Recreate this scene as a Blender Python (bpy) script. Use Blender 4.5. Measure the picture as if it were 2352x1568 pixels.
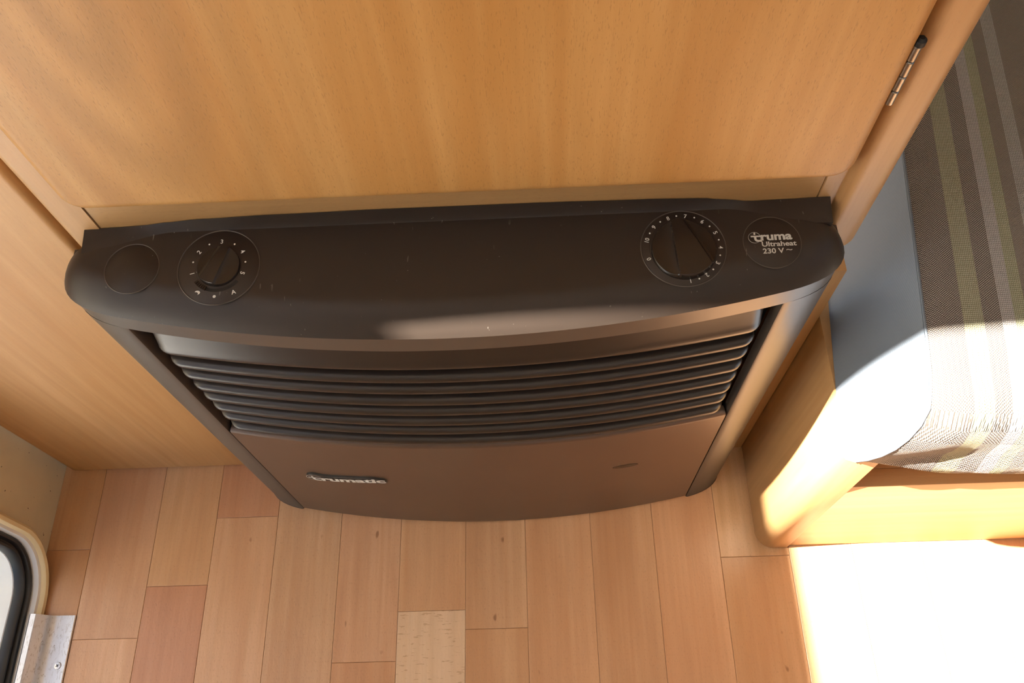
import bpy, bmesh, math, random
from mathutils import Matrix, Vector

random.seed(7)
D = bpy.data
SC = bpy.context.scene
COL = SC.collection
for o in list(D.objects):
    D.objects.remove(o)

# ------------------------------------------------------------------ camera
cam = D.cameras.new('camera')
cam.sensor_width = 36.0
cam.lens = 36.0 * 1912.09 / 2352.0
cam.clip_start = 0.01
cam_o = D.objects.new('camera', cam)
COL.objects.link(cam_o)
A, B_, C_ = (math.radians(v) for v in (26.89407, -5.42104, 3.67744))
Rz = Matrix(((math.cos(C_), math.sin(C_), 0), (-math.sin(C_), math.cos(C_), 0), (0, 0, 1)))
Rb = Matrix(((1, 0, 0), (0, -1, 0), (0, 0, -1)))
Rx = Matrix(((1, 0, 0), (0, math.cos(A), math.sin(A)), (0, -math.sin(A), math.cos(A))))
Rr = Matrix(((math.cos(B_), -math.sin(B_), 0), (math.sin(B_), math.cos(B_), 0), (0, 0, 1)))
W2C = Rr @ Rx @ Rb @ Rz
right, down, fwd = W2C[0], W2C[1], W2C[2]
m = Matrix((right, -down, -fwd)).transposed().to_4x4()
m.translation = Vector((0, 0, 1.0))
cam_o.matrix_world = m
SC.camera = cam_o

# ------------------------------------------------------------------ light
SUN_DIR = Vector((1.0, 0.03, -1.27)).normalized()      # direction the light travels
world = D.worlds.new('world')
SC.world = world
world.use_nodes = True
wn = world.node_tree.nodes
wl = world.node_tree.links
wn.clear()
bg = wn.new('ShaderNodeBackground')
wo = wn.new('ShaderNodeOutputWorld')
sky = wn.new('ShaderNodeTexSky')
sky.sky_type = 'NISHITA'
sky.sun_disc = False
sky.sun_elevation = math.asin(-SUN_DIR.z)
sky.sun_rotation = math.radians(-90)
bg.inputs['Strength'].default_value = 0.58
wl.new(sky.outputs[0], bg.inputs['Color'])
wl.new(bg.outputs[0], wo.inputs['Surface'])

sun = D.lights.new('sun', 'SUN')
sun.energy = 110.0
sun.angle = math.radians(0.53)
sun.color = (1.0, 0.93, 0.82)
sun_o = D.objects.new('sun', sun)
COL.objects.link(sun_o)
sun_o.rotation_euler = SUN_DIR.to_track_quat('-Z', 'Y').to_euler()
sun_o.location = (-3, 0, 4)


def portal(name, loc, normal, sx, sy):
    """marks an open window for sky light sampling (gives off no light of its own)"""
    l = D.lights.new(name, 'AREA')
    l.shape = 'RECTANGLE'
    l.size, l.size_y = sx, sy
    l.cycles.is_portal = True
    o = D.objects.new(name, l)
    COL.objects.link(o)
    o.location = loc
    o.rotation_euler = Vector(normal).to_track_quat('-Z', 'Z').to_euler()
    return o


SC.view_settings.view_transform = 'Standard'
SC.view_settings.look = 'None'
SC.view_settings.exposure = -1.25
SC.view_settings.gamma = 1.0
SC.view_settings.use_curve_mapping = False

# ------------------------------------------------------------------ materials


class N:
    """tiny node-tree helper"""

    def __init__(self, name, rough=0.5, spec=0.5):
        self.m = D.materials.new(name)
        self.m.use_nodes = True
        self.t = self.m.node_tree
        self.b = self.t.nodes['Principled BSDF']
        self.b.inputs['Roughness'].default_value = rough
        self.b.inputs['Specular IOR Level'].default_value = spec
        self.tc = self.t.nodes.new('ShaderNodeTexCoord')

    def n(self, typ, **kw):
        x = self.t.nodes.new(typ)
        for k, v in kw.items():
            setattr(x, k, v)
        return x

    def l(self, a, b):
        self.t.links.new(a, b)

    def map(self, scale=(1, 1, 1), loc=(0, 0, 0), src=None, rot=(0, 0, 0)):
        x = self.n('ShaderNodeMapping')
        x.inputs['Scale'].default_value = scale
        x.inputs['Location'].default_value = loc
        x.inputs['Rotation'].default_value = rot
        self.l(src or self.tc.outputs['Object'], x.inputs['Vector'])
        return x.outputs[0]

    def noise(self, vec, scale, detail=2, rough=0.5, dist=0.0):
        x = self.n('ShaderNodeTexNoise')
        x.inputs['Scale'].default_value = scale
        x.inputs['Detail'].default_value = detail
        x.inputs['Roughness'].default_value = rough
        x.inputs['Distortion'].default_value = dist
        self.l(vec, x.inputs['Vector'])
        return x.outputs['Fac']

    def ramp(self, fac, *stops):
        x = self.n('ShaderNodeValToRGB')
        e = x.color_ramp.elements
        while len(e) < len(stops):
            e.new(0.5)
        for i, (p, c) in enumerate(stops):
            e[i].position = p
            e[i].color = (c, c, c, 1) if isinstance(c, (int, float)) else (*c, 1)
        self.l(fac, x.inputs['Fac'])
        return x.outputs['Color']

    def mix(self, fac, a, b, mode='MIX'):
        x = self.n('ShaderNodeMix', data_type='RGBA', blend_type=mode)
        for s, v in ((x.inputs['Factor'], fac), (x.inputs['A'], a), (x.inputs['B'], b)):
            if isinstance(v, (int, float)):
                s.default_value = v
            elif isinstance(v, tuple):
                s.default_value = (*v, 1)
            else:
                self.l(v, s)
        return x.outputs['Result']

    def math(self, op, a, b=0.0, clamp=False):
        x = self.n('ShaderNodeMath', operation=op, use_clamp=clamp)
        for s, v in zip(x.inputs, (a, b)):
            if isinstance(v, (int, float)):
                s.default_value = v
            else:
                self.l(v, s)
        return x.outputs[0]

    def bump(self, h, strength=0.2, dist=0.001):
        x = self.n('ShaderNodeBump')
        x.inputs['Strength'].default_value = strength
        x.inputs['Distance'].default_value = dist
        self.l(h, x.inputs['Height'])
        self.l(x.outputs[0], self.b.inputs['Normal'])

    def color(self, c):
        if isinstance(c, tuple):
            self.b.inputs['Base Color'].default_value = (*c, 1)
        else:
            self.l(c, self.b.inputs['Base Color'])
        return self.m


def wood(name, light, dark, axis='Z', rough=0.38, seed=0.0, swirl=None, tint=False,
         fleck=0.4, bump=0.10, streak=1.0, cross=False):
    """beech: long streaks and short dark pores running along the axis"""
    k = N(name, rough)
    ax = 'XYZ'.index(axis)
    src = k.tc.outputs['Object']
    if tint:
        oi = k.n('ShaderNodeObjectInfo')
        cmb = k.n('ShaderNodeCombineXYZ')
        k.l(k.math('MULTIPLY', oi.outputs['Random'], 9.0), cmb.inputs['X'])
        k.l(k.math('MULTIPLY', oi.outputs['Random'], 23.0), cmb.inputs['Y'])
        add = k.n('ShaderNodeVectorMath', operation='ADD')
        k.l(src, add.inputs[0])
        k.l(cmb.outputs[0], add.inputs[1])
        src = add.outputs[0]

    def s(v, along):
        q = [v, v, v]
        q[ax] = v * along
        return tuple(q)
    off = (seed, seed * 1.7, seed * .6)
    broad = k.noise(k.map(s(1, .10), off, src), 16, 3, .55, .6)
    fine = k.noise(k.map(s(1, .04), off, src), 150, 3, .6)
    c = k.mix(k.ramp(broad, (.36, 0.0), (.64, 1.0)), dark, light)
    mid = k.noise(k.map(s(1, .030), (off[0] + 5, off[1], off[2]), src), 62, 3, .6, .35)
    c = k.mix(k.math('MULTIPLY', k.ramp(mid, (.42, 0.0), (.66, 1.0)), .42 * streak), c, tuple(v * q for v, q in zip(dark, (.90, .82, .70))))
    if swirl:
        # flame figure: nested arches drawn out along the grain
        vec = k.map(swirl[1], swirl[0], k.tc.outputs['Object'])
        w = k.n('ShaderNodeTexWave', wave_type='RINGS', rings_direction='SPHERICAL')
        w.inputs['Scale'].default_value = swirl[2]
        w.inputs['Distortion'].default_value = 1.6
        w.inputs['Detail'].default_value = 2.0
        w.inputs['Detail Scale'].default_value = 0.7
        k.l(vec, w.inputs['Vector'])
        dd = k.n('ShaderNodeVectorMath', operation='LENGTH')
        k.l(vec, dd.inputs[0])
        fall = k.ramp(dd.outputs['Value'], (0.0, 1.0), (1.0, 0.0))
        f = k.math('MULTIPLY', k.math('MULTIPLY', w.outputs['Fac'], fall), 0.60)
        c = k.mix(f, c, tuple(v * .66 for v in dark))
    c = k.mix(k.math('MULTIPLY', k.ramp(fine, (.40, 0.0), (.70, 1.0)), .30 * streak), c,
              tuple(v * .80 for v in dark))
    fl = k.noise(k.map(s(1, .20), off, src), 1500, 1, .4)
    fm = k.ramp(fl, (.62, 0.0), (.72, 1.0))
    c = k.mix(k.math('MULTIPLY', fm, fleck), c, tuple(v * .55 for v in dark))
    if tint:
        kn = k.noise(k.map(s(1, .45), off, src), 85, 1, .5)
        c = k.mix(k.math('MULTIPLY', k.ramp(kn, (.765, 0.0), (.82, 1.0)), .7), c, (.24, .10, .035))
        if cross:
            cx = k.noise(k.map((.22, 1, 1), (4, 2, 1), src), 330, 2, .6)
            c = k.mix(k.math('MULTIPLY', k.ramp(cx, (.60, 0.0), (.66, 1.0)), .55), c, (.40, .20, .09))
        c = k.mix(1.0, c, oi.outputs['Color'], 'MULTIPLY')
    gr = k.noise(k.map(s(1, .25), off, src), 420, 2, .5)
    k.bump(k.math('SUBTRACT', gr, k.math('MULTIPLY', fm, .6)), bump, .0006)
    return k.color(c)


def plain(name, col, rough=.5, grain=0.0, gs=900, var=0.0, metal=0.0, spec=.5, specks=None):
    k = N(name, rough, spec)
    c = col
    if var:
        v = k.noise(k.map(), 9, 4, .6)
        c = k.mix(k.ramp(v, (.3, 0.0), (.7, 1.0)), tuple(x * (1 - var) for x in col),
                  tuple(min(1, x * (1 + var)) for x in col))
    if specks:
        s = k.noise(k.map((1, 1, 1), (3.1, 1.2, .4)), specks[0], 1, .5)
        c = k.mix(k.ramp(s, (specks[1], 0.0), (specks[1] + .03, 1.0)), c, specks[2])
    if grain:
        k.bump(k.noise(k.map(), gs, 2, .6), grain, .0003)
    k.b.inputs['Metallic'].default_value = metal
    return k.color(c)


BEECH_L = (0.60, 0.342, 0.120)
BEECH_D = (0.50, 0.248, 0.068)
M_door = wood('beech_wardrobe_door', BEECH_L, BEECH_D, 'Z', .46, 0.0,
              swirl=((1.65, 0.0, -1.75), (7.5, 0.0, 2.4), 1.5), fleck=.40)
M_frame = wood('beech_frame', (0.60, 0.36, 0.165), (0.52, 0.29, 0.12), 'Z', .42, 2.0, fleck=.15)
M_rail = wood('beech_rail', (0.56, 0.34, 0.15), (0.46, 0.26, 0.10), 'X', .46, 4.0, fleck=.2)
M_side = wood('beech_side_panel', (0.63, 0.365, 0.155), (0.53, 0.28, 0.10), 'Z', .46, 5.5, fleck=.12)
M_bench = wood('beech_bench', (0.60, 0.36, 0.16), (0.50, 0.28, 0.11), 'X', .46, 8.0, fleck=.15)
M_bench_post = wood('beech_bench_post', (0.58, 0.35, 0.16), (0.50, 0.29, 0.12), 'Z', .42, 9.0, fleck=.1)
M_plank = wood('beech_vinyl_plank', (0.72, 0.455, 0.265), (0.61, 0.345, 0.185), 'Y', .30, 0.0,
               tint=True, fleck=.30, bump=.22)
M_plank_flecked = wood('flecked_vinyl_plank', (0.72, 0.50, 0.32), (0.66, 0.43, 0.26), 'Y', .30, 1.0,
                       tint=True, fleck=.1, bump=.2, cross=True)
M_joint = plain('floor_joint', (0.34, 0.18, 0.085), .6)


def lid_mat():
    k = N('dark_brown_plastic', .44, .34)
    base = (0.036, 0.0255, 0.0195)
    g = k.noise(k.map(), 1500, 2, .6)
    dust = k.noise(k.map((1, 1, 1), (2.3, .7, .1)), 520, 1, .5)
    big = k.noise(k.map(), 26, 2, .5)
    spot = k.math('MULTIPLY', k.ramp(dust, (.79, 0.0), (.83, 1.0)), k.ramp(big, (.45, 0.0), (.6, 1.0)))
    scr = k.noise(k.map((1, .12, 1), (.2, 4.4, 0), rot=(0, 0, .5)), 520, 0, .5)
    spot2 = k.math('MULTIPLY', k.ramp(scr, (.82, 0.0), (.84, .6)), k.ramp(big, (.5, 0.0), (.62, 1.0)))
    c = k.mix(k.math('MAXIMUM', spot, spot2), base, (.23, .21, .18))
    k.bump(g, .10, .0002)
    return k.color(c)


M_lid = lid_mat()
M_frameplastic = plain('dark_brown_frame_plastic', (0.085, 0.067, 0.053), .38, .06, 1500)
M_slat = plain('dark_grille_plastic', (0.030, 0.021, 0.016), .34, .04, 1500)
M_black = plain('grille_depth_black', (0.006, 0.005, 0.004), .6)
M_panel = plain('brown_painted_metal', (0.115, 0.068, 0.044), .38, .05, 1300, var=.06)
M_knob = plain('knob_black_brown', (0.024, 0.018, 0.014), .24, .02, 1200)
M_groove = plain('groove_brown', (0.09, 0.07, 0.055), .4)
M_print = plain('white_print', (0.78, 0.80, 0.76), .5)
M_print_dim = plain('silver_print', (0.62, 0.61, 0.56), .45)
M_badge = plain('badge_black', (0.045, 0.040, 0.034), .4)
M_wall = plain('beige_wall_board', (0.72, 0.60, 0.38), .55, .05, 300, var=.07, specks=(190, .76, (.16, .11, .06)))
M_wall2 = plain('cream_wall', (0.72, 0.66, 0.55), .6, .03, 300)
M_ceiling = plain('white_ceiling', (0.78, 0.76, 0.72), .6)
M_moulding = plain('cream_plastic_moulding', (0.80, 0.64, 0.36), .4)
M_edge = plain('white_edge_strip', (0.85, 0.83, 0.78), .35)
M_reveal = plain('white_door_reveal', (0.86, 0.88, 0.87), .4, var=.03)
M_rubber = plain('black_rubber', (0.018, 0.018, 0.018), .36)
M_hinge = plain('hinge_steel', (0.27, 0.245, 0.21), .33, metal=1.0)
M_ground = plain('pale_paving', (0.62, 0.62, 0.61), .8, var=.05)
M_blocker = plain('blocker_white', (0.74, 0.75, 0.75), .8)
M_glass_frame = plain('white_window_frame', (0.75, 0.75, 0.73), .4)


def alu_mat():
    k = N('worn_aluminium', .38)
    k.b.inputs['Metallic'].default_value = 1.0
    a = k.noise(k.map((1, .35, 1)), 330, 4, .7, 1.0)
    c = k.mix(k.ramp(a, (.54, 0.0), (.76, 1.0)), (.58, .58, .60), (.24, .19, .14))
    k.bump(a, .15, .0006)
    return k.color(c)


M_alu = alu_mat()


def weave_mat():
    """basket weave with olive and lilac stripes running along local Y"""
    k = N('striped_weave', .9, .2)
    sep = k.n('ShaderNodeSeparateXYZ')
    k.l(k.tc.outputs['Object'], sep.inputs[0])
    u, v, z = sep.outputs
    vv = k.math('SUBTRACT', v, z)
    pu, pv = 2 * math.pi / .0020, 2 * math.pi / .0018
    wob = k.noise(k.map(), 420, 1, .5)
    su = k.math('SINE', k.math('ADD', k.math('MULTIPLY', u, pu), k.math('MULTIPLY', wob, 2.0)))
    sv = k.math('SINE', k.math('ADD', k.math('MULTIPLY', vv, pv), k.math('MULTIPLY', wob, 1.5)))
    w = k.math('MULTIPLY', su, sv)
    dot = k.ramp(w, (.05, 0.0), (.35, 1.0))
    base = k.mix(dot, (.105, .088, .078), (.60, .54, .48))
    # finer grey ground further out
    fu = k.math('SINE', k.math('MULTIPLY', u, pu * 1.5))
    fv = k.math('SINE', k.math('MULTIPLY', vv, pv * 1.5))
    fine = k.mix(k.ramp(k.math('MULTIPLY', fu, fv), (0.0, 0.0), (.4, 1.0)), (.17, .145, .125), (.46, .41, .35))

    def band(lo, hi):
        return k.math('MULTIPLY', k.math('GREATER_THAN', u, lo), k.math('LESS_THAN', u, hi))
    c = k.mix(band(.109, .60), base, fine)
    # chenille stripes: slanted stitches
    st = k.math('SINE', k.math('ADD', k.math('MULTIPLY', u, pu * .75), k.math('MULTIPLY', vv, pv * .55)))
    st2 = k.math('SINE', k.math('SUBTRACT', k.math('MULTIPLY', u, pu * .75), k.math('MULTIPLY', vv, pv * .55)))
    sm = k.ramp(k.math('ADD', k.math('MULTIPLY', st, st2), k.math('MULTIPLY', wob, .6)), (.0, 0.0), (.8, 1.0))
    olive = k.mix(sm, (.25, .245, .155), (.56, .54, .42))
    lilac = k.mix(sm, (.30, .285, .275), (.62, .59, .58))
    green = k.mix(sm, (.25, .255, .16), (.52, .51, .39))
    grey = k.mix(sm, (.27, .26, .24), (.54, .52, .49))
    for lo, hi, cc in ((.0635, .0780, olive), (.0910, .1005, lilac), (.1005, .1095, green),
                       (.1200, .1310, grey), (.185, .200, olive), (.215, .234, lilac)):
        c = k.mix(band(lo, hi), c, cc)
    k.bump(k.math('ADD', w, k.math('MULTIPLY', sm, .6)), .5, .0008)
    return k.color(c)


M_weave = weave_mat()


def blue_mat():
    k = N('blue_grey_ribbed_fabric', .85, .25)
    sep = k.n('ShaderNodeSeparateXYZ')
    k.l(k.tc.outputs['Object'], sep.inputs[0])
    u, v, z = sep.outputs
    rib = k.math('SINE', k.math('MULTIPLY', k.math('SUBTRACT', v, k.math('MULTIPLY', z, 1.3)), 2 * math.pi / .0028))
    n1 = k.noise(k.map(), 600, 2, .5)
    c = k.mix(k.ramp(rib, (.1, 0.0), (.9, .25)), (.190, .225, .275), (.120, .145, .185))
    c = k.mix(k.math('MULTIPLY', n1, .3), c, (.26, .29, .33))
    k.bump(rib, .12, .0004)
    return k.color(c)


M_blue = blue_mat()

# ------------------------------------------------------------------ mesh helpers


def obj(name, verts, faces, mat, parent=None, smooth=None, merge=1e-7):
    me = D.meshes.new(name)
    me.from_pydata([tuple(v) for v in verts], [], faces)
    bm = bmesh.new()
    bm.from_mesh(me)
    bmesh.ops.remove_doubles(bm, verts=bm.verts, dist=merge)
    bmesh.ops.recalc_face_normals(bm, faces=bm.faces)
    bm.to_mesh(me)
    bm.free()
    me.materials.append(mat)
    if smooth:
        for p in me.polygons:
            p.use_smooth = len(p.vertices) < 12
        me.set_sharp_from_angle(angle=math.radians(smooth))
    return link(name, me, parent)


def link(name, me, parent=None):
    o = D.objects.new(name, me)
    COL.objects.link(o)
    if parent:
        o.parent = parent
        o.matrix_parent_inverse = Matrix.Translation(-world_loc(parent))
    return o


def world_loc(p):
    v = Vector(p.location) if p.type == 'EMPTY' else Vector((0, 0, 0))
    return v


def thing(name, label, cat, loc=(0, 0, 0)):
    o = D.objects.new(name, None)
    COL.objects.link(o)
    o.location = loc
    o.empty_display_size = .05
    o['label'] = label
    o['category'] = cat
    return o


def structure(o, label=None):
    o['kind'] = 'structure'
    if label:
        o['label'] = label
    return o


def tag(o, label, cat):
    o['label'] = label
    o['category'] = cat
    return o


def box(name, x0, x1, y0, y1, z0, z1, mat, parent=None, bevel=0.0, seg=3):
    bm = bmesh.new()
    bmesh.ops.create_cube(bm, size=1.0)
    for v in bm.verts:
        v.co = Vector(((x0 + x1) / 2 + v.co.x * (x1 - x0), (y0 + y1) / 2 + v.co.y * (y1 - y0),
                       (z0 + z1) / 2 + v.co.z * (z1 - z0)))
    if bevel:
        bmesh.ops.bevel(bm, geom=list(bm.edges), offset=bevel, segments=seg, profile=.5, affect='EDGES')
    me = D.meshes.new(name)
    bm.to_mesh(me)
    bm.free()
    me.materials.append(mat)
    if bevel:
        for p in me.polygons:
            p.use_smooth = True
        me.set_sharp_from_angle(angle=math.radians(40))
    return link(name, me, parent)


def inset(poly, d):
    """move every point of a counter-clockwise outline inwards by d"""
    n = len(poly)
    out = []
    for i in range(n):
        p0, p, p1 = Vector(poly[i - 1]), Vector(poly[i]), Vector(poly[(i + 1) % n])
        a, b = (p - p0), (p1 - p)
        a = a.normalized() if a.length > 1e-9 else b.normalized()
        b = b.normalized() if b.length > 1e-9 else a
        na, nb = Vector((-a.y, a.x)), Vector((-b.y, b.x))
        mm = (na + nb)
        if mm.length < 1e-6:
            mm = na
        mm.normalize()
        k = 1.0 / max(.35, mm.dot(na))
        out.append(p + mm * d * k)
    return out


def safe_inset(poly, d):
    """inset without loops: points that came too close to the outline slide to a good neighbour"""
    q = inset(poly, d)
    n = len(poly)
    P = [Vector(p) for p in poly]

    def dist(p):
        best = 9.0
        for i in range(n):
            a, b = P[i], P[(i + 1) % n]
            ab = b - a
            t = max(0.0, min(1.0, (p - a).dot(ab) / max(ab.length_squared, 1e-12)))
            best = min(best, (p - a - ab * t).length)
        return best
    ok = [dist(p) > d * .999 for p in q]
    out = []
    for i in range(n):
        k = 0
        while not (ok[(i + k) % n] or ok[(i - k) % n]):
            k += 1
        out.append(q[(i + k) % n] if ok[(i + k) % n] else q[(i - k) % n])
    return out


def slab(name, outline, rings, fmap, mat, parent=None, smooth=40, cap_lo=True, safe=False):
    """stack of outline rings (inset, height) closed with caps; fmap(x, y, h) -> xyz"""
    n = len(outline)
    vs, fs = [], []
    for d, h in rings:
        q = (safe_inset if safe else inset)(outline, d) if d else [Vector(p) for p in outline]
        vs += [fmap(p.x, p.y, h) for p in q]
    for r in range(len(rings) - 1):
        for i in range(n):
            j = (i + 1) % n
            fs.append((r * n + i, r * n + j, (r + 1) * n + j, (r + 1) * n + i))
    fs.append(tuple(range((len(rings) - 1) * n, len(rings) * n)))
    if cap_lo:
        fs.append(tuple(reversed(range(n))))
    return obj(name, vs, fs, mat, parent, smooth, 7e-4 if safe else 1e-7)


def round_rings(depth, r, seg=6, base=0.0):
    out = [(0.0, base)]
    for i in range(seg + 1):
        a = math.pi / 2 * i / seg
        out.append((r * (1 - math.cos(a)), depth - r + r * math.sin(a)))
    out.append((r + .001, depth))
    return out


def rrect(x0, x1, y0, y1, r, seg=8, rr=None):
    """rounded rectangle, counter-clockwise; rr = four radii (bl, br, tr, tl)"""
    rr = rr or (r, r, r, r)
    pts = []
    for (cx, cy, a0), q in zip(((x0, y0, 180), (x1, y0, 270), (x1, y1, 0), (x0, y1, 90)), rr):
        ox = cx + (q if cx == x0 else -q)
        oy = cy + (q if cy == y0 else -q)
        if q < 1e-6:
            pts.append((cx, cy))
            continue
        for i in range(seg + 1):
            a = math.radians(a0 + 90 * i / seg)
            pts.append((ox + q * math.cos(a), oy + q * math.sin(a)))
    return pts


def circle(cx, cy, r, n=48):
    return [(cx + r * math.cos(2 * math.pi * i / n), cy + r * math.sin(2 * math.pi * i / n)) for i in range(n)]


def ribbon(name, path, section, mat, parent=None, smooth=35, closed=True):
    """sweep: path = list of functions mapping (a, b) of the section to xyz"""
    vs, fs = [], []
    m_ = len(section)
    for f in path:
        vs += [f(a, b) for a, b in section]
    n = len(path)
    for i in range(n - 1):
        for j in range(m_ if closed else m_ - 1):
            k = (j + 1) % m_
            fs.append((i * m_ + j, i * m_ + k, (i + 1) * m_ + k, (i + 1) * m_ + j))
    if closed:
        fs.append(tuple(range(m_)))
        fs.append(tuple(reversed(range((n - 1) * m_, n * m_))))
    return obj(name, vs, fs, mat, parent, smooth)


def text_mesh(s, height, bold=0.0, width=None, depth=.00012):
    """lettering as a flat mesh: baseline at y = 0, starting at x = 0"""
    cu = D.curves.new('lettering', 'FONT')
    cu.body = s
    cu.size = 1.0
    cu.resolution_u = 4
    cu.offset = bold
    to = D.objects.new('lettering_tmp', cu)
    COL.objects.link(to)
    dg = bpy.context.evaluated_depsgraph_get()
    me = D.meshes.new_from_object(to.evaluated_get(dg))
    D.objects.remove(to)
    D.curves.remove(cu)
    xs = [v.co.x for v in me.vertices]
    x0, x1 = min(xs), max(xs)
    sy = height / .70
    sx = sy if width is None else width / (x1 - x0)
    for v in me.vertices:
        v.co = Vector(((v.co.x - x0) * sx, v.co.y * sy, depth))
    return me, (x1 - x0) * sx


# ================================================================== the setting
FX0, FX1, FY0, FY1 = -0.608, 1.56, -1.32, 1.02
ROOF = 1.95

# ---- floor: vinyl planks
floor = structure(box('floor', FX0 - .05, FX1 + .03, FY0 - .03, FY1 + .03, -.05, -.0012, M_joint),
                  'beech plank vinyl floor of a caravan')
edges = [-.608, -.5538, -.4757, -.4022, -.3255, -.2460, -.1724, -.0936, -.0216, .0569, .1316, .2077, .2884]
while edges[-1] < FX1:
    edges.append(edges[-1] + (.0735 if len(edges) % 2 else .0790))
edges[-1] = FX1
seams = {0: .2432, 1: .1383, 2: .1966, 3: .2772, 4: .335, 5: .1056, 6: .1597, 7: .1380,
         8: .318, 9: .335, 10: .020, 11: .2112}
special = {(2, -1): (.84, .68, .66), (6, -1): (1.10, 1.16, 1.24), (3, 0): (.92, .80, .80), (2, 0): (1.03, 1.02, .96),
           (1, 0): (.97, .93, .93), (1, -1): (1.02, .99, 1.0), (7, -1): (.95, .92, .88), (5, -1): (.90, .80, .74),
           (0, 0): (.86, .76, .62), (0, -1): (.86, .76, .62), (9, 0): (1.02, 1.0, .96)}
rnd = random.Random(3)
for ci in range(len(edges) - 1):
    x0, x1 = edges[ci] + .0002, edges[ci + 1] - .0002
    base = seams.get(ci, rnd.uniform(-.2, .3))
    L = .47
    k0 = math.floor((FY0 - base) / L)
    y = base + k0 * L
    while y < FY1:
        a, b = max(y, FY0) + .0002, min(y + L, FY1) - .0002
        if b - a > .01:
            row = round((y - base) / L)
            bv = .0005
            vs = [(x0, a, -.0015), (x1, a, -.0015), (x1, b, -.0015), (x0, b, -.0015),
                  (x0, a, -bv * .6), (x1, a, -bv * .6), (x1, b, -bv * .6), (x0, b, -bv * .6),
                  (x0 + bv, a + bv, 0), (x1 - bv, a + bv, 0), (x1 - bv, b - bv, 0), (x0 + bv, b - bv, 0)]
            fs = [(0, 1, 5, 4), (1, 2, 6, 5), (2, 3, 7, 6), (3, 0, 4, 7), (4, 5, 9, 8), (5, 6, 10, 9),
                  (6, 7, 11, 10), (7, 4, 8, 11), (8, 9, 10, 11), (3, 2, 1, 0)]
            p = obj('plank', vs, fs, M_plank_flecked if (ci, row) == (6, -1) else M_plank, floor)
            t = special.get((ci, row))
            if not t:
                g = rnd.uniform(.93, 1.04)
                t = (g, g * rnd.uniform(.95, 1.01), g * rnd.uniform(.92, 1.02))
            p.color = (*t, 1)
        y += L

# ---- left wall with the entrance door (rounded corner low down)
CY, CZ, CR = .179, .077, .070
CY2 = -.33
JB = .020


def door_path(r, top, n=10, both=True):
    """outline of the door opening at offset r: down the far side, along the sill, up the near side"""
    pts = [(CY + r + JB, top), (CY + r + JB, .60), (CY + r + JB * .86, .44), (CY + r + JB * .56, .30), (CY + r + JB * .22, .18), (CY + r + JB * .06, .12)]
    for i in range(n + 1):
        a = -math.pi / 2 * i / n
        pts.append((CY + r * math.cos(a), CZ + r * math.sin(a)))
    for i in range(n + 1):
        a = -math.pi / 2 - math.pi / 2 * i / n
        pts.append((CY2 + r * math.cos(a), CZ + r * math.sin(a)))
    pts.append((CY2 - r, .2))
    pts.append((CY2 - r, top))
    return pts


DTOP = 1.84
inner = door_path(CR, DTOP)
UPY = CY + CR + JB
wall_poly = [(FY0, -.05), (FY1, -.05), (FY1, ROOF), (UPY, ROOF)] + inner + [(CY2 - CR, ROOF), (FY0, ROOF)]
wl_o = slab('wall_left', wall_poly, [(0, 0), (0, .05)], lambda a, b, h: (-.608 - .05 + h, a, b), M_wall)
structure(wl_o, 'beige wall board beside the entrance door')
structure(box('trim_1', -.658, -.604, CY2 - CR, UPY, DTOP, ROOF, M_wall), 'beige board above the entrance door')
# door
door = structure(D.objects.new('door_1', None), 'cream frame of the open entrance door with black rubber seal')
COL.objects.link(door)
door.location = (-.62, CY, 0)


def door_sweep(name, section, mat, top):
    paths = []
    ref = door_path(1.0, top)
    base = door_path(0.0, top)
    for (y1, z1), (y0, z0) in zip(ref, base):
        dy, dz = y1 - y0, z1 - z0
        paths.append(lambda r, x, y0=y0, z0=z0, dy=dy, dz=dz: (x, y0 + dy * r, z0 + dz * r))
    return ribbon(name, paths, section, mat, door)


mould = [(.0780, -.609), (.0785, -.600), (.0765, -.594), (.0730, -.5915), (.0690, -.5925), (.0670, -.596), (.0670, -.609)]
door_sweep('door_frame_moulding', mould, M_moulding, DTOP)
door_sweep('white_edge_strip', [(.0672, -.615), (.0672, -.5975), (.0640, -.5985), (.0632, -.604), (.0632, -.615)], M_edge, DTOP)
door_sweep('rubber_seal', [(.0634, -.619), (.0634, -.606), (.0610, -.6045), (.0590, -.606), (.0575, -.611), (.0555, -.6125),
                           (.0535, -.6085), (.0510, -.6085), (.0490, -.612), (.0490, -.619)], M_rubber, DTOP)
door_sweep('door_reveal', [(.0650, -.6195), (.0500, -.6195), (.0490, -.6205), (.0480, -.735), (.0650, -.735)], M_reveal, DTOP)

# other walls, roof: they stand outside the frame and hold the daylight in
structure(box('ceiling', FX0 - .05, FX1 + .05, FY0 - .05, FY1 + .05, ROOF, ROOF + .03, M_ceiling), 'pale caravan ceiling')
structure(box('wall_back', .236, FX1 + .05, FY1, FY1 + .03, -.05, ROOF, M_wall2), 'cream wall behind the bench')


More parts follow.
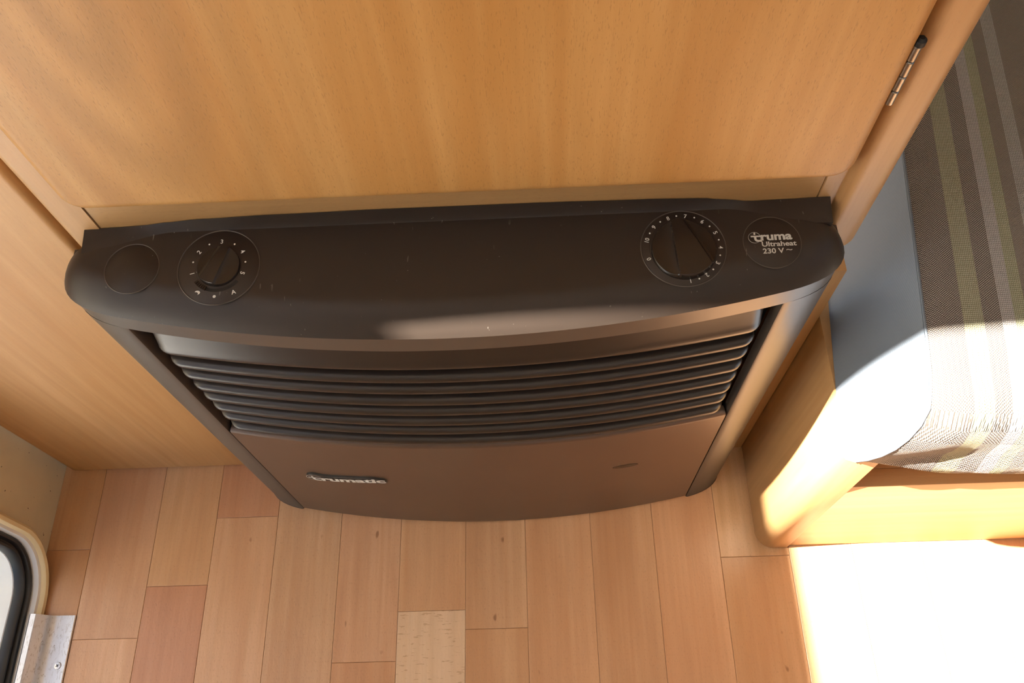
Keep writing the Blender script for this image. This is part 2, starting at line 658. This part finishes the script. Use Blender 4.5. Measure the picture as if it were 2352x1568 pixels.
def wall_with_window(name, fixed, thick, axis, a0, a1, w0, w1, z0, z1, label):
    """wall in the plane axis = fixed with a rectangular opening"""
    vs, fs = [], []

    def quadbox(p0, p1, q0, q1):
        i = len(vs)
        for t in (fixed, fixed + thick):
            for (p, q) in ((p0, q0), (p1, q0), (p1, q1), (p0, q1)):
                vs.append((t, p, q) if axis == 'X' else (p, t, q))
        fs.extend([(i, i + 1, i + 2, i + 3), (i + 7, i + 6, i + 5, i + 4), (i, i + 4, i + 5, i + 1),
                   (i + 1, i + 5, i + 6, i + 2), (i + 2, i + 6, i + 7, i + 3), (i + 3, i + 7, i + 4, i)])
    quadbox(a0, a1, -.05, z0)
    quadbox(a0, a1, z1, ROOF)
    quadbox(a0, w0, z0, z1)
    quadbox(w1, a1, z0, z1)
    me = D.meshes.new(name)
    me.from_pydata(vs, [], fs)
    me.materials.append(M_wall2)
    return structure(link(name, me), label)


wall_with_window('wall_right', FX1, .03, 'X', FY0 - .05, FY1 + .03, -.9, .30, .95, 1.50, 'cream wall with the bench window')
wall_with_window('wall_front', FY0, -.03, 'Y', FX0 - .05, FX1 + .05, -.10, .90, 1.05, 1.50, 'cream wall with a wide window')


def window_frame(name, axis, fixed, a0, a1, z0, z1, label):
    e = structure(D.objects.new(name, None), label)
    COL.objects.link(e)
    e.location = (fixed, (a0 + a1) / 2, z0) if axis == 'X' else ((a0 + a1) / 2, fixed, z0)
    t = .02
    for (p0, p1, q0, q1) in ((a0, a1, z0, z0 + t), (a0, a1, z1 - t, z1), (a0, a0 + t, z0 + t, z1 - t), (a1 - t, a1, z0 + t, z1 - t)):
        if axis == 'X':
            box('frame_bar', fixed + .002, fixed + .026, p0, p1, q0, q1, M_glass_frame, e, .002, 2)
        else:
            box('frame_bar', p0, p1, fixed - .026, fixed - .002, q0, q1, M_glass_frame, e, .002, 2)


window_frame('window_1', 'X', FX1, -.9, .30, .95, 1.50, 'long window above the bench')
window_frame('window_2', 'Y', FY0, -.10, .90, 1.05, 1.50, 'wide window of the seating end')
portal('portal_door', (-.655, (CY + CY2) / 2, DTOP / 2), (1, 0, 0), CY - CY2 + 2 * CR, DTOP)
portal('portal_bench', (FX1 + .028, -.30, 1.225), (-1, 0, 0), 1.20, .55)
portal('portal_end', (.40, FY0 - .028, 1.275), (0, 1, 0), 1.0, .45)
gp = obj('ground', [(-14, -14, -.6), (14, -14, -.6), (14, 14, -.6), (-14, 14, -.6)], [(0, 1, 2, 3)], M_ground)
structure(gp, 'pale paving outside the open door')
structure(box('sun_blocker', -2.1, -1.70, -.62, .40, -.6, 1.165 + 1.085 * 1.27, M_blocker), 'unseen white block added outside to keep sun off the lower doorway')  # added out of view; its height sets where sunlight starts on floor and lid

# threshold strip at the door
thr = [(-.599, .0), (-.599, .0195), (-.5975, .0205), (-.5915, .0205), (-.5900, .0190), (-.5850, .0110), (-.5800, .0058),
       (-.5740, .0034), (-.5545, .0024), (-.5538, .0014), (-.5538, .0002)]
ts = thing('threshold_strip', 'worn aluminium threshold strip screwed to the floor at the entrance door', 'threshold', (-.577, -.15, 0))
ribbon('profile', [lambda a, b, y=y: (a, y, b) for y in (.1655, -.45)], thr, M_alu, ts, 30)
for sy in (.110, -.12, -.35):
    pl = Vector((-.5625, sy, .0030))
    s_ = slab('screw', circle(pl.x, pl.y, .0044, 24), [(0, 0), (.0006, .0009), (.0022, .0013)],
              lambda x, y, h, z=pl.z - .0006: (x, y, z + h), M_alu, ts)
    w_ = .00045
    cr = [(-.0019, -w_), (-w_, -w_), (-w_, -.0019), (w_, -.0019), (w_, -w_), (.0019, -w_), (.0019, w_), (w_, w_), (w_, .0019),
          (-w_, .0019), (-w_, w_), (-.0019, w_)]
    obj('cross_recess', [(pl.x + a * .8 - b * .5, pl.y + a * .5 + b * .8, pl.z + .00085) for a, b in cr], [tuple(range(12))], M_black, s_)

# ================================================================== wardrobe
WY = .343
wd = thing('wardrobe', 'beech wardrobe with a rounded door standing behind the heater', 'wardrobe', (-.19, .36, 0))
fy = lambda front: (lambda a, b, h: (a, front + .02 - h, b))
# lower left board (edge near the wall rounded)
slab('side_board', rrect(-.5977, -.3345, .001, 1.92, .008), round_rings(.02, .006), fy(WY), M_side, wd)
post_sec = [(-.3328, .362)] + [(-.3328 + .007 - .007 * math.cos(math.radians(a)), .349 - .007 * math.sin(math.radians(a))) for a in range(0, 91, 15)] + [(-.3052, .342), (-.3052, .362)]
ribbon('left_post', [lambda a, b, z=z: (a, b, z) for z in (.40, 1.92)], post_sec, M_frame, wd, 40)
box('bottom_rail', -.3048, .1966, WY, WY + .018, .40, .64, M_rail, wd, .0005, 1)
box('right_post', .1970, .2120, WY, WY + .018, .40, 1.92, M_frame, wd, .0008, 1)
box('inner_board', -.334, .2505, WY + .003, WY + .018, .001, .42, M_side, wd)
slab('corner_trim', rrect(.2090, .2380, .462, 1.92, .0, 6, rr=(.0105, .016, .0105, .0105)), round_rings(.024, .009), fy(WY - .003), M_frame, wd)
box('side_wall', .216, .236, WY + .006, FY1, .46, 1.92, M_side, wd)
dr = slab('wardrobe_door', rrect(-.3055, .2058, .5610, 1.90, .016), round_rings(.014, .009, 8), lambda a, b, h: (a, .3415 - h * .95, b),
          M_door, wd)
# hinge knuckles beside the door edge
hz = [.6265, .6375, .6485, .6595, .6705]
for i in range(4):
    slab('hinge_knuckle', circle(.2068, .3330, .0026, 20), [(.0006, hz[i] + .0002), (0, hz[i] + .0008), (0, hz[i + 1] - .0008), (.0006, hz[i + 1] - .0002)],
         lambda x, y, h: (x, y, h), M_hinge, dr)
slab('hinge_cap', circle(.2070, .3328, .0031, 20), [(0, .6708), (0, .6740), (.0015, .6755)], lambda x, y, h: (x, y, h), M_black, dr)

# ================================================================== heater
UC = -.0595
ht = thing('gas_heater', 'dark brown gas heater with louvred front and two dials on its lid', 'heater', (UC, .31, 0))


def yf(u):
    return .2569 + .49 * u * u


def yg(u):
    return .2612 + .44 * u * u


def bez(p0, p1, p2, p3, n):
    out = []
    for i in range(1, n + 1):
        t = i / n
        q = 1 - t
        out.append((q ** 3 * p0[0] + 3 * q * q * t * p1[0] + 3 * q * t * t * p2[0] + t ** 3 * p3[0],
                    q ** 3 * p0[1] + 3 * q * q * t * p1[1] + 3 * q * t * t * p2[1] + t ** 3 * p3[1]))
    return out


UE = .235
corner = bez((UE, yf(UE)), (UE + .024, yf(UE) + .0060), (.277, .300), (.277, .3175), 10)
tail_lid = bez((.277, .3175), (.277, .329), (.272, .338), (.263, .3425), 6) + [(.262, .352), (.262, .375)]
front = [(-UE + 2 * UE * i / 48, yf(-UE + 2 * UE * i / 48)) for i in range(49)]
half = corner + tail_lid
outline = [(UC - u, y) for u, y in reversed(half)] + [(UC + u, y) for u, y in front] + [(UC + u, y) for u, y in half]

# ---- lid
LR = .023


def zl(y):
    return .5165 + (y - .27) * .085


rings = [(.0040, 0.0), (0.0, .0008)]
A0 = math.radians(46)
for i in range(1, 13):
    a = A0 + (math.pi / 2 - A0) * i / 12
    rings.append((LR * (1 - math.cos(a) / math.cos(A0)), (math.sin(a) - math.sin(A0)) / (1 - math.sin(A0))))


rings.append((LR + .0015, 1.0))


def lidmap(x, y, h):
    y = min(y, .3425)
    if h < .001:
        return (x, y, .4998 + h)
    return (x, y, .5006 + (zl(y) - .5006) * h)


lid = slab('lid', outline, rings, lidmap, M_lid, ht, 24, safe=True)


def lz(x, y, up=0.0):
    return (x, y, zl(y) + up)


# back flange that laps up the cabinet
prof = [(-.2565, .5238), (-.235, .5241), (-.215, .5252), (-.195, .5276), (-.174, .5298), (-.12, .5315), (-.04, .5326), (.06, .5324),
        (.14, .5312), (.176, .5298), (.192, .5272), (.210, .5242), (.235, .5246), (.2650, .5256)]
nu, nt = 80, 10
vs, fs = [], []


def lerp_prof(u):
    for (a, za), (b, zb) in zip(prof, prof[1:]):
        if u <= b:
            t = (u - a) / (b - a)
            t = t * t * (3 - 2 * t)
            return za + (zb - za) * t
    return prof[-1][1]


for i in range(nu + 1):
    u = -.2565 + (.5215) * i / nu
    zt = lerp_prof(u)
    q = min(1.0, max(0.0, (abs(u) - .19) / .06))
    y0 = .3375 - .013 * q * q * (3 - 2 * q)
    for j in range(nt + 1):
        t = j / nt
        y = y0 + (.3425 - y0) * t
        e = t ** 1.6
        vs.append((UC + u, y, zl(y) - .0002 + .0003 * min(1, 3 * t) + (zt - zl(.3425)) * e))
    vs.append((UC + u, .3425, .503))
    vs.append((UC + u, y0, .503))
mm = nt + 3
for i in range(nu):
    for j in range(mm):
        k = (j + 1) % mm
        fs.append((i * mm + j, i * mm + k, (i + 1) * mm + k, (i + 1) * mm + j))
fs.append(tuple(range(mm)))
fs.append(tuple(reversed(range(nu * mm, (nu + 1) * mm))))
obj('back_flange', vs, fs, M_lid, ht, 50)

# ---- frame: crossbar under the lid and two side pillars
side = corner + [(.277, .330), (.277, .342)]
fpath = [(-u, y) for u, y in reversed(side)] + front + side


def path_fns(pts, base=0.0):
    out = []
    for i, p in enumerate(pts):
        a = Vector(pts[max(i - 1, 0)])
        b = Vector(pts[min(i + 1, len(pts) - 1)])
        t = (b - a).normalized()
        nrm = Vector((t.y, -t.x))          # outward (towards the room)
        out.append(lambda o, z, p=p, nrm=nrm: (UC + p[0] + nrm.x * (o + base), p[1] + nrm.y * (o + base), z))
    return out


ribbon('crossbar', path_fns(fpath, -.0012), [(0, .480), (0, .4996), (-.010, .4996), (-.010, .480)], M_frameplastic, ht, 40)
for sgn in (-1, 1):
    pp = [(UE - .0005, yf(UE) + .0012)] + [(u - .0012 * i / 9, y + .0012 * (1 - i / 9)) for i, (u, y) in enumerate(corner)] + [(.2758, .330), (.2758, .342)]
    outer = [Vector((UC + sgn * u, y)) for u, y in pp]
    T = .013
    inn = []
    for i, p in enumerate(pp):
        a = Vector(pp[max(i - 1, 0)])
        b = Vector(pp[min(i + 1, len(pp) - 1)])
        t = (b - a).normalized()
        q = Vector(p) + Vector((-t.y, t.x)) * T
        inn.append(Vector((UC + sgn * max(q.x, UE - .0005) if True else 0, min(q.y, .342))))
    e0, e1 = outer[0], inn[0]
    nose = [e0 + Vector((sgn * .0022, .0006)), e0 + Vector((sgn * .0006, .0008)), e0 + Vector((0, .0026))]
    loop = list(reversed(outer[1:])) + nose + inn
    if sgn < 0:
        loop = list(reversed(loop))
    loop = [(p.x, p.y) for p in loop]
    slab('side_pillar', loop, [(.001, .002), (0, .0035), (0, .4799)], lambda x, y, h: (x, y, h), M_frameplastic, ht, 40)

# ---- lower front panel
UP = .2335
us = [-UP + 2 * UP * i / 48 for i in range(49)]
psec = [(0, .006), (0, .2665), (-.0006, .2690), (-.0025, .2705), (-.006, .2712), (-.009, .2712), (-.009, .2690), (-.003, .264), (-.003, .006)]
fp = ribbon('front_panel', path_fns([(u, yg(u)) for u in us]), psec, M_panel, ht, 40)
# small oval viewing slot
so = []
for i in range(24):
    a = 2 * math.pi * i / 24
    so.append((.1466 + .0133 * math.cos(a) * (1 if abs(math.cos(a)) < 2 else 1), .1718 + .0044 * math.sin(a)))
slab('viewing_slot', so, [(0, -.001), (0, .0004)], lambda a, b, h: (UC + a, yg(a) - h, b), M_knob, ht)

# ---- grille with curved slats
UG = .2285
ug = [-.2345 + 2 * .2345 * i / 48 for i in range(49)]
gr = ribbon('front_grille', path_fns([(u, yg(u) + .016) for u in ug]), [(0, .262), (0, .480), (-.003, .480), (-.003, .262)], M_black, ht, 40)
zb = [.4437, .4197, .3980, .3746, .3523, .3293, .3079, .2822]


def slat(z, top, base_u):
    hgt = top - z
    sec = [(-.0005, 0), (.0006, .0004), (.0014, .0016), (.0017, .0034), (.0015, .0050), (.0008, .0065), (-.0005, .0076), (-.0026, .0083),
           (-.0060, .0087), (-.0125, .0092), (-.0125, .0074), (-.0045, .0064), (-.002, .0030), (-.0022, .0)]
    if hgt > .02:
        sec = [(-.0005, 0), (.0006, .0004), (.0014, .0016), (.0017, .0034), (.0014, .0054), (.0004, .0076), (-.0012, .012), (-.004, .022),
               (-.0075, .035), (-.0095, .035), (-.006, .016), (-.003, .0060), (-.0025, .0)]
    fns = []
    for i, u in enumerate(uS):
        f = path_fns([(u - .001, yg(u - .001)), (u, yg(u)), (u + .001, yg(u + .001))])[1]
        e = min(1.0, max(0.0, (base_u - abs(u)) / .012))
        k = .25 + .75 * math.sqrt(max(0, 1 - (1 - e) ** 2))
        fns.append(lambda o, b, f=f, k=k, z=z: f(-.012 + (o + .012) * k, z + .004 + (b - .004) * (.35 + .65 * k)))
    return ribbon('slat', fns, sec, M_slat, gr, 50)


uS = [-UG, -UG + .001, -UG + .003, -UG + .006, -UG + .009, -UG + .012]
uS = uS + [(-UG + .012) + (2 * UG - .024) * i / 44 for i in range(1, 44)] + [-u for u in reversed(uS)]
for i, z in enumerate(zb):
    slat(z, z + (.03 if i == 0 else .0138), UG)


# ---- dials, caps and print on the lid
def disc(name, cx, cy, r, up, mat, parent, bev=.0003, n=64):
    return slab(name, circle(cx, cy, r, n), [(0, -.001), (0, up - bev), (bev, up)], lambda x, y, h: lz(x, y, h), mat, parent, 50)


def ring(name, cx, cy, r, w, up, mat, parent, n=72):
    vs, fs = [], []
    for i in range(n):
        a = 2 * math.pi * i / n
        c, s = math.cos(a), math.sin(a)
        for rr, uu in ((r - w / 2, up * .3), (r, up), (r + w / 2, up * .3)):
            vs.append(lz(cx + rr * c, cy + rr * s, uu))
    for i in range(n):
        j = (i + 1) % n
        for q in (0, 1):
            fs.append((i * 3 + q, i * 3 + q + 1, j * 3 + q + 1, j * 3 + q))
    return obj(name, vs, fs, mat, parent, 80)


def lettering(name, s, x, y, h, parent, mat, ang=0.0, up=.0005, bold=.012, width=None, center=False, vcenter=True):
    me, w = text_mesh(s, h, bold, width)
    ca, sa = math.cos(ang), math.sin(ang)
    for v in me.vertices:
        a = v.co.x - (w / 2 if center else 0)
        b = v.co.y - (h / 2 if center and vcenter else 0)
        X, Y = x + a * ca - b * sa, y + a * sa + b * ca
        v.co = Vector(lz(X, Y, up))
    me.materials.clear()
    me.materials.append(mat)
    return link(name, me, parent)


def dot(x, y, r, parent, mat=None, up=.0005, name='scale_dot'):
    return obj(name, [lz(px, py, up) for px, py in circle(x, y, r, 14)], [tuple(range(14))], mat or M_print, parent)


def knob(cx, cy, R, H, a_l, a_r, parent, name):
    """turned knob: scooped faces either side of a wedge-shaped grip.
    a_l, a_r: the two edges of the grip as pairs of points relative to the centre"""
    nr, na = 44, 180
    vs, fs = [], []

    def sd(p, seg):
        (x0, y0), (x1, y1) = seg
        d = Vector((x1 - x0, y1 - y0)).normalized()
        return d.x * (p[1] - y0) - d.y * (p[0] - x0)

    def height(x, y):
        r = math.hypot(x, y) / R
        l, rt = sd((x, y), a_l), sd((x, y), a_r)      # >0 : outside the grip on that side
        top = H * (1 - .10 * r * r)
        w = R * .52
        out = max(l, -rt)
        if out <= 0:
            return top
        t = min(1.0, out / w)
        low = H * .30 + H * .26 * max(0, r - .55)
        e = math.sqrt(max(0.0, 1 - (1 - t) ** 2))
        return top + (low - top) * e
    vs.append(lz(cx, cy, height(0, 0)))
    for i in range(1, nr + 1):
        r = R * i / nr
        for j in range(na):
            a = 2 * math.pi * j / na
            x, y = r * math.cos(a), r * math.sin(a)
            h = height(x, y)
            if i == nr:
                h -= .0006
            vs.append(lz(cx + x, cy + y, h))
    for j in range(na):
        a = 2 * math.pi * j / na
        vs.append(lz(cx + R * 1.015 * math.cos(a), cy + R * 1.015 * math.sin(a), 0))
    for j in range(na):
        k = (j + 1) % na
        fs.append((0, 1 + j, 1 + k))
    for i in range(nr):
        for j in range(na):
            k = (j + 1) % na
            b0, b1 = 1 + i * na, 1 + (i + 1) * na
            fs.append((b0 + j, b1 + j, b1 + k, b0 + k))
    return obj(name, vs, fs, M_knob, parent, 32)


# blank cap at the left
bc = disc('blank_cap', -.2776, .3104, .0188, .0003, M_lid, ht)
ring('rim', -.2776, .3104, .0190, .0007, .0005, M_groove, bc)

# fan dial
LX, LY = -.2166, .3088
fd = disc('fan_dial', LX, LY, .0283, .0003, M_lid, ht)
ring('rim', LX, LY, .0285, .0008, .0006, M_groove, fd)
for s, a, r in (('3', 89.5, .0197), ('2', 141.3, .0193), ('4', 35.8, .0193), ('1', 193.8, .0185), ('5', -17.4, .0180)):
    aa = math.radians(a)
    lettering('numeral', s, LX + r * math.cos(aa), LY + r * math.sin(aa), .0031, fd, M_print, aa - math.pi / 2, center=True, bold=.018)
lettering('letter', 'A', LX + .0123, LY - .0195, .0031, fd, M_print, math.radians(18), center=True, bold=.018)
for a, r in ((115.4, .0197), (61.4, .0196), (166.5, .0188), (9.5, .0186)):
    aa = math.radians(a)
    dot(LX + r * math.cos(aa), LY + r * math.sin(aa), .00065, fd)
dot(LX - .0006, LY - .0224, .0011, fd)
# little moon sign
mn = []
for i in range(13):
    t = i / 12
    a = math.radians(130 - 190 * t)
    mn.append((.0021 * math.cos(a), .0015 * math.sin(a)))
for i in range(11):
    t = (i + 1) / 12
    a = math.radians(-60 + 190 * t)
    mn.append((-.0009 + .0018 * math.cos(a) * .9, -.0009 + .0013 * math.sin(a)))
obj('moon_sign', [lz(LX - .0128 + x, LY - .0190 + y, .0005) for x, y in mn], [tuple(range(len(mn)))], M_print, fd)


def arc_plate(name, r0, r1, a0, a1, up, mat, parent, n=24):
    pts = [(LX + r1 * math.cos(math.radians(a0 + (a1 - a0) * i / n)), LY + r1 * math.sin(math.radians(a0 + (a1 - a0) * i / n))) for i in range(n + 1)]
    pts += [(LX + r0 * math.cos(math.radians(a1 - (a1 - a0) * i / n)), LY + r0 * math.sin(math.radians(a1 - (a1 - a0) * i / n))) for i in range(n + 1)]
    return slab(name, pts, [(0, -.0005), (0, up)], lambda x, y, h: lz(x, y, h), mat, parent, 40)


arc_plate('slider_slot', .0166, .0190, -145, -38, .00036, M_black, fd)
arc_plate('slider', .0164, .0193, -143, -113, .0016, M_knob, fd, 8)
for a in (-138, -133, -128, -123, -118):
    arc_plate('slider_rib', .0166, .0191, a - 1.1, a + 1.1, .0022, M_knob, fd, 2)
ring('knob_gap', LX, LY, .0159, .0010, .00035, M_black, fd)
knob(LX + .0002, LY, .0148, .0052, ((-.0100, -.0078), (.0022, .0150)), ((-.0012, -.0140), (.0076, .0125)), fd, 'fan_knob')

# heat dial
RX, RY = .1021, .3090
hd = disc('heat_dial', RX, RY, .0284, .0003, M_lid, ht)
ring('rim', RX, RY, .0287, .0007, .0005, M_groove, hd)
angs = {'8': 109.7, '7': 81.3, '6': 52.8, '5': 25.2, '4': -1.7, '3': -29.4, '2': -56.9, '1': -84.7, '0': -162.8, '10': 163.7, '9': 137.8}
for s, a in angs.items():
    aa = math.radians(a)
    r = .0251 if s not in ('6', '7', '8') else .0246
    lettering('numeral', s, RX + r * math.cos(aa), RY + r * math.sin(aa), .0029, hd, M_print, aa - math.pi / 2, center=True, bold=.012,
              width=.0019 if s not in ('1', '10') else (None if s == '1' else .0033))
seq = [163.7, 137.8, 109.7, 81.3, 52.8, 25.2, -1.7, -29.4, -56.9, -84.7]
for a, b in zip(seq, seq[1:]):
    aa = math.radians((a + b) / 2)
    dot(RX + .0249 * math.cos(aa), RY + .0249 * math.sin(aa), .0006, hd)
ring('knob_gap', RX, RY, .0229, .0010, .00035, M_black, hd)
knob(RX, RY - .0018, .0217, .0068, ((-.0052, -.0210), (-.0078, .0190)), ((.0175, -.0140), (.0012, .0190)), hd, 'heat_knob')

# logo cap with print
lc = disc('logo_cap', .1621, .3108, .0192, .0002, M_lid, ht)
ring('rim', .1621, .3108, .0194, .0005, .0003, M_groove, lc)
lettering('logo_lettering', 'ruma', .1549, .3124, .0058, lc, M_print_dim, width=.0210, bold=.035)
lettering('lettering', 'Ultraheat', .1549, .3076, .0036, lc, M_print_dim, width=.0232, bold=.022)
lettering('lettering', '230 V', .1549, .3023, .0037, lc, M_print_dim, width=.0142, bold=.022)
lettering('lettering', '~', .1706, .3028, .0044, lc, M_print_dim, width=.0040, bold=.004)


def tee(px, py, k, f, name, mat, parent):
    """the drawn-out letter t of the mark: a long bar, a round hook and a drop above"""
    bar = [(-.0027, .0006), (.0046, .0006), (.0046, .0017), (-.0027, .0017)]
    hook = [(-.0006, .0007)]
    for i in range(9):
        a = math.radians(180 + 90 * i / 8)
        hook.append((.0018 + .0024 * math.cos(a), -.0006 + .0024 * math.sin(a)))
    hook += [(.0046, -.0030), (.0040, -.0016), (.0022, -.0016)]
    for i in range(5):
        a = math.radians(270 - 90 * i / 4)
        hook.append((.0018 + .0008 * math.cos(a), -.0007 + .0008 * math.sin(a)))
    hook.append((.0010, .0007))
    drop = [(.0 + .0007 * math.cos(math.radians(a)), .0031 + (.0008 if a != 90 else .0014) * math.sin(math.radians(a))) for a in range(0, 360, 30)]
    vs, fs = [], []
    for poly in (bar, hook, drop):
        i = len(vs)
        vs.extend(f(px + x * k, py + y * k) for x, y in poly)
        fs.append(tuple(range(i, len(vs))))
    return obj(name, vs, fs, mat, parent)


tee(.1509, .3143, 1.0, lambda x, y: lz(x, y, .0005), 'logo_mark', M_print_dim, lc)
ring('logo_circle', .1507, .3147, .0041, .00022, .0005, M_print_dim, lc)

# badge on the front panel
bz = .1600


def onpanel(u, z, up):
    return (UC + u, yg(u) - up, z)


bu0, bu1 = -.2475 - UC, -.1605 - UC
# outline: round head at the left, long strip, taller middle, round end
bo = []
for i in range(13):
    a = math.radians(60 + 240 * i / 12)
    bo.append((bu0 + .0100 + .0100 * math.cos(a), bz + .0010 + .0100 * math.sin(a)))
for i in range(9):
    a = math.radians(-90 + 180 * i / 8)
    bo.append((bu1 - .0062 + .0062 * math.cos(a), bz + .0045 + .0062 * math.sin(a) + .0016))
bo += [(bu1 - .0105, bz + .0138), (bu1 - .0190, bz + .0140), (bu0 + .030, bz + .0092), (bu0 + .020, bz + .0085)]
bdg = slab('badge', bo, [(0, -.001), (0, .0022), (.0004, .0026)], lambda a, b, h: onpanel(a, b, h), M_badge, ht, 40)


def panel_text(s, u0, z0, h, width, slope, parent):
    me, w = text_mesh(s, h, .035, width)
    for v in me.vertices:
        u = u0 + v.co.x
        v.co = Vector(onpanel(u, z0 + v.co.y + slope * v.co.x, .0029))
    me.materials.clear()
    me.materials.append(M_print)
    return link('logo_lettering', me, parent)


panel_text('rumatic', -.2318 - UC, .1538, .0122, .0700, .16, bdg)
tee(-.2405 - UC, .1588, 1.85, lambda x, y: onpanel(x, y, .0029), 'logo_mark', M_print, bdg)
cv, cf = [], []
for i in range(40):
    a = 2 * math.pi * i / 40
    for rr in (.0078, .0083):
        cv.append(onpanel(-.2395 - UC + rr * math.cos(a), .1605 + rr * math.sin(a), .0028))
for i in range(40):
    j = (i + 1) % 40
    cf.append((2 * i, 2 * i + 1, 2 * j + 1, 2 * j))
obj('logo_circle', cv, cf, M_print_dim, bdg)

# dark body behind the front so that nothing shows through
box('heater_body', UC - .225, UC + .225, .305, .340, .006, .498, M_black, ht)

# ================================================================== bench
bn = thing('bench', 'beech bench base with a rounded corner post beside the heater', 'bench', (.60, .5, 0))
slab('end_board', rrect(.2515, .2865, .2197, 1.0, .0, 10, rr=(.020, .0015, .0, .0)), [(.001, .0005), (0, .0015), (0, .3365), (.0012, .3382)],
     lambda x, y, h: (x, y, h), M_bench_post, bn, 50)
box('front_panel', .2870, 1.50, .2225, .2400, .001, .2340, M_bench, bn, .0012, 2)
box('ledge', .2870, 1.50, .2400, .2900, .2150, .2338, M_bench, bn, .0005, 1)
box('seat_rail', .2870, 1.50, .2750, .2900, .2340, .3200, M_bench, bn, .001, 2)
box('seat_board', .2870, 1.50, .2450, 1.0, .3200, .3370, M_bench, bn, .001, 2)

# ================================================================== cushion
ca = math.radians(6.5)
cu = thing('seat_cushion', 'striped woven seat cushion with blue-grey sides lying on the bench', 'cushion', (.2493, .262, .3384))
cu.rotation_euler = (0, 0, -ca)
TH = .1065


def edge_u(z):
    return .002 + .33 * z


def fold(u, s):
    return .0046 * math.sin((u * 30 - s * 95)) + .0022 * math.sin(u * 61 - s * 60 + 1.0)


# profile from the bottom front over the top to the back; s = arc parameter
prof_c = [(-.040, .000), (-.048, .006), (-.053, .016), (-.056, .030), (-.0575, .045), (-.057, .060), (-.054, .074), (-.048, .087), (-.039, .097),
          (-.027, .1025), (-.012, .1050), (.01, .1060)] + [(.01 + .56 * i / 24, .1060 + .004 * math.sin(math.pi * i / 24)) for i in range(1, 25)]
vs, fs = [], []
nu = 60
np_ = len(prof_c)
for i in range(nu + 1):
    for j, (v, z) in enumerate(prof_c):
        u0 = edge_u(z)
        u = u0 + (.62 - u0) * (i / nu) ** 1.5
        w = math.exp(-((v + .045) / .035) ** 2) * min(1.0, (u - u0) / .03) if z > .004 else 0
        f_ = fold(u, z - v) * w
        sag = -.004 * math.exp(-(u - u0) / .010) if z > .1 else 0
        vs.append((u, v - f_ * .8, z + f_ * .8 * (1 if z > .05 else .3) + sag))
for i in range(nu):
    for j in range(np_ - 1):
        fs.append((i * np_ + j, i * np_ + j + 1, (i + 1) * np_ + j + 1, (i + 1) * np_ + j))


def local_obj(name, vs, fs, mat, smooth):
    o = obj(name, vs, fs, mat, None, smooth)
    o.parent = cu
    return o


edge_pts = vs[:np_]
local_obj('striped_cover', vs, fs, M_weave, 80)
# blue side: from the seam edge down to the bottom
vs2, fs2 = [], []
nz = 10
for j, (u, v, z) in enumerate(edge_pts):
    for k in range(nz + 1):
        t = k / nz
        zz = z * (1 - t)
        vs2.append((edge_u(zz) - .004 * math.sin(math.pi * t) * min(1, z / .1), v + (max(v, -.036) - v) * t, zz))
for j in range(np_ - 1):
    for k in range(nz):
        a = j * (nz + 1) + k
        fs2.append((a, a + 1, a + nz + 2, a + nz + 1))
local_obj('blue_side', vs2, fs2, M_blue, 80)
# piping along the seam
pv, pf = [], []
seg = 8
for j, p in enumerate(edge_pts):
    a = Vector(edge_pts[max(j - 1, 0)])
    b = Vector(edge_pts[min(j + 1, np_ - 1)])
    t = (b - a).normalized()
    s1 = Vector((1, 0, 0))
    s2 = t.cross(s1).normalized()
    for k in range(seg):
        an = 2 * math.pi * k / seg
        q = Vector(p) + s1 * (.0011 * math.cos(an)) + s2 * (.0011 * math.sin(an))
        pv.append(tuple(q))
for j in range(np_ - 1):
    for k in range(seg):
        l = (k + 1) % seg
        pf.append((j * seg + k, j * seg + l, (j + 1) * seg + l, (j + 1) * seg + k))
local_obj('seam_piping', pv, pf, M_blue, 60)
# underside
vb = [(edge_u(0), -.040, 0), (.62, -.040, 0), (.62, .57, 0), (edge_u(0), .57, 0)]
local_obj('underside', vb, [(3, 2, 1, 0)], M_blue, None)
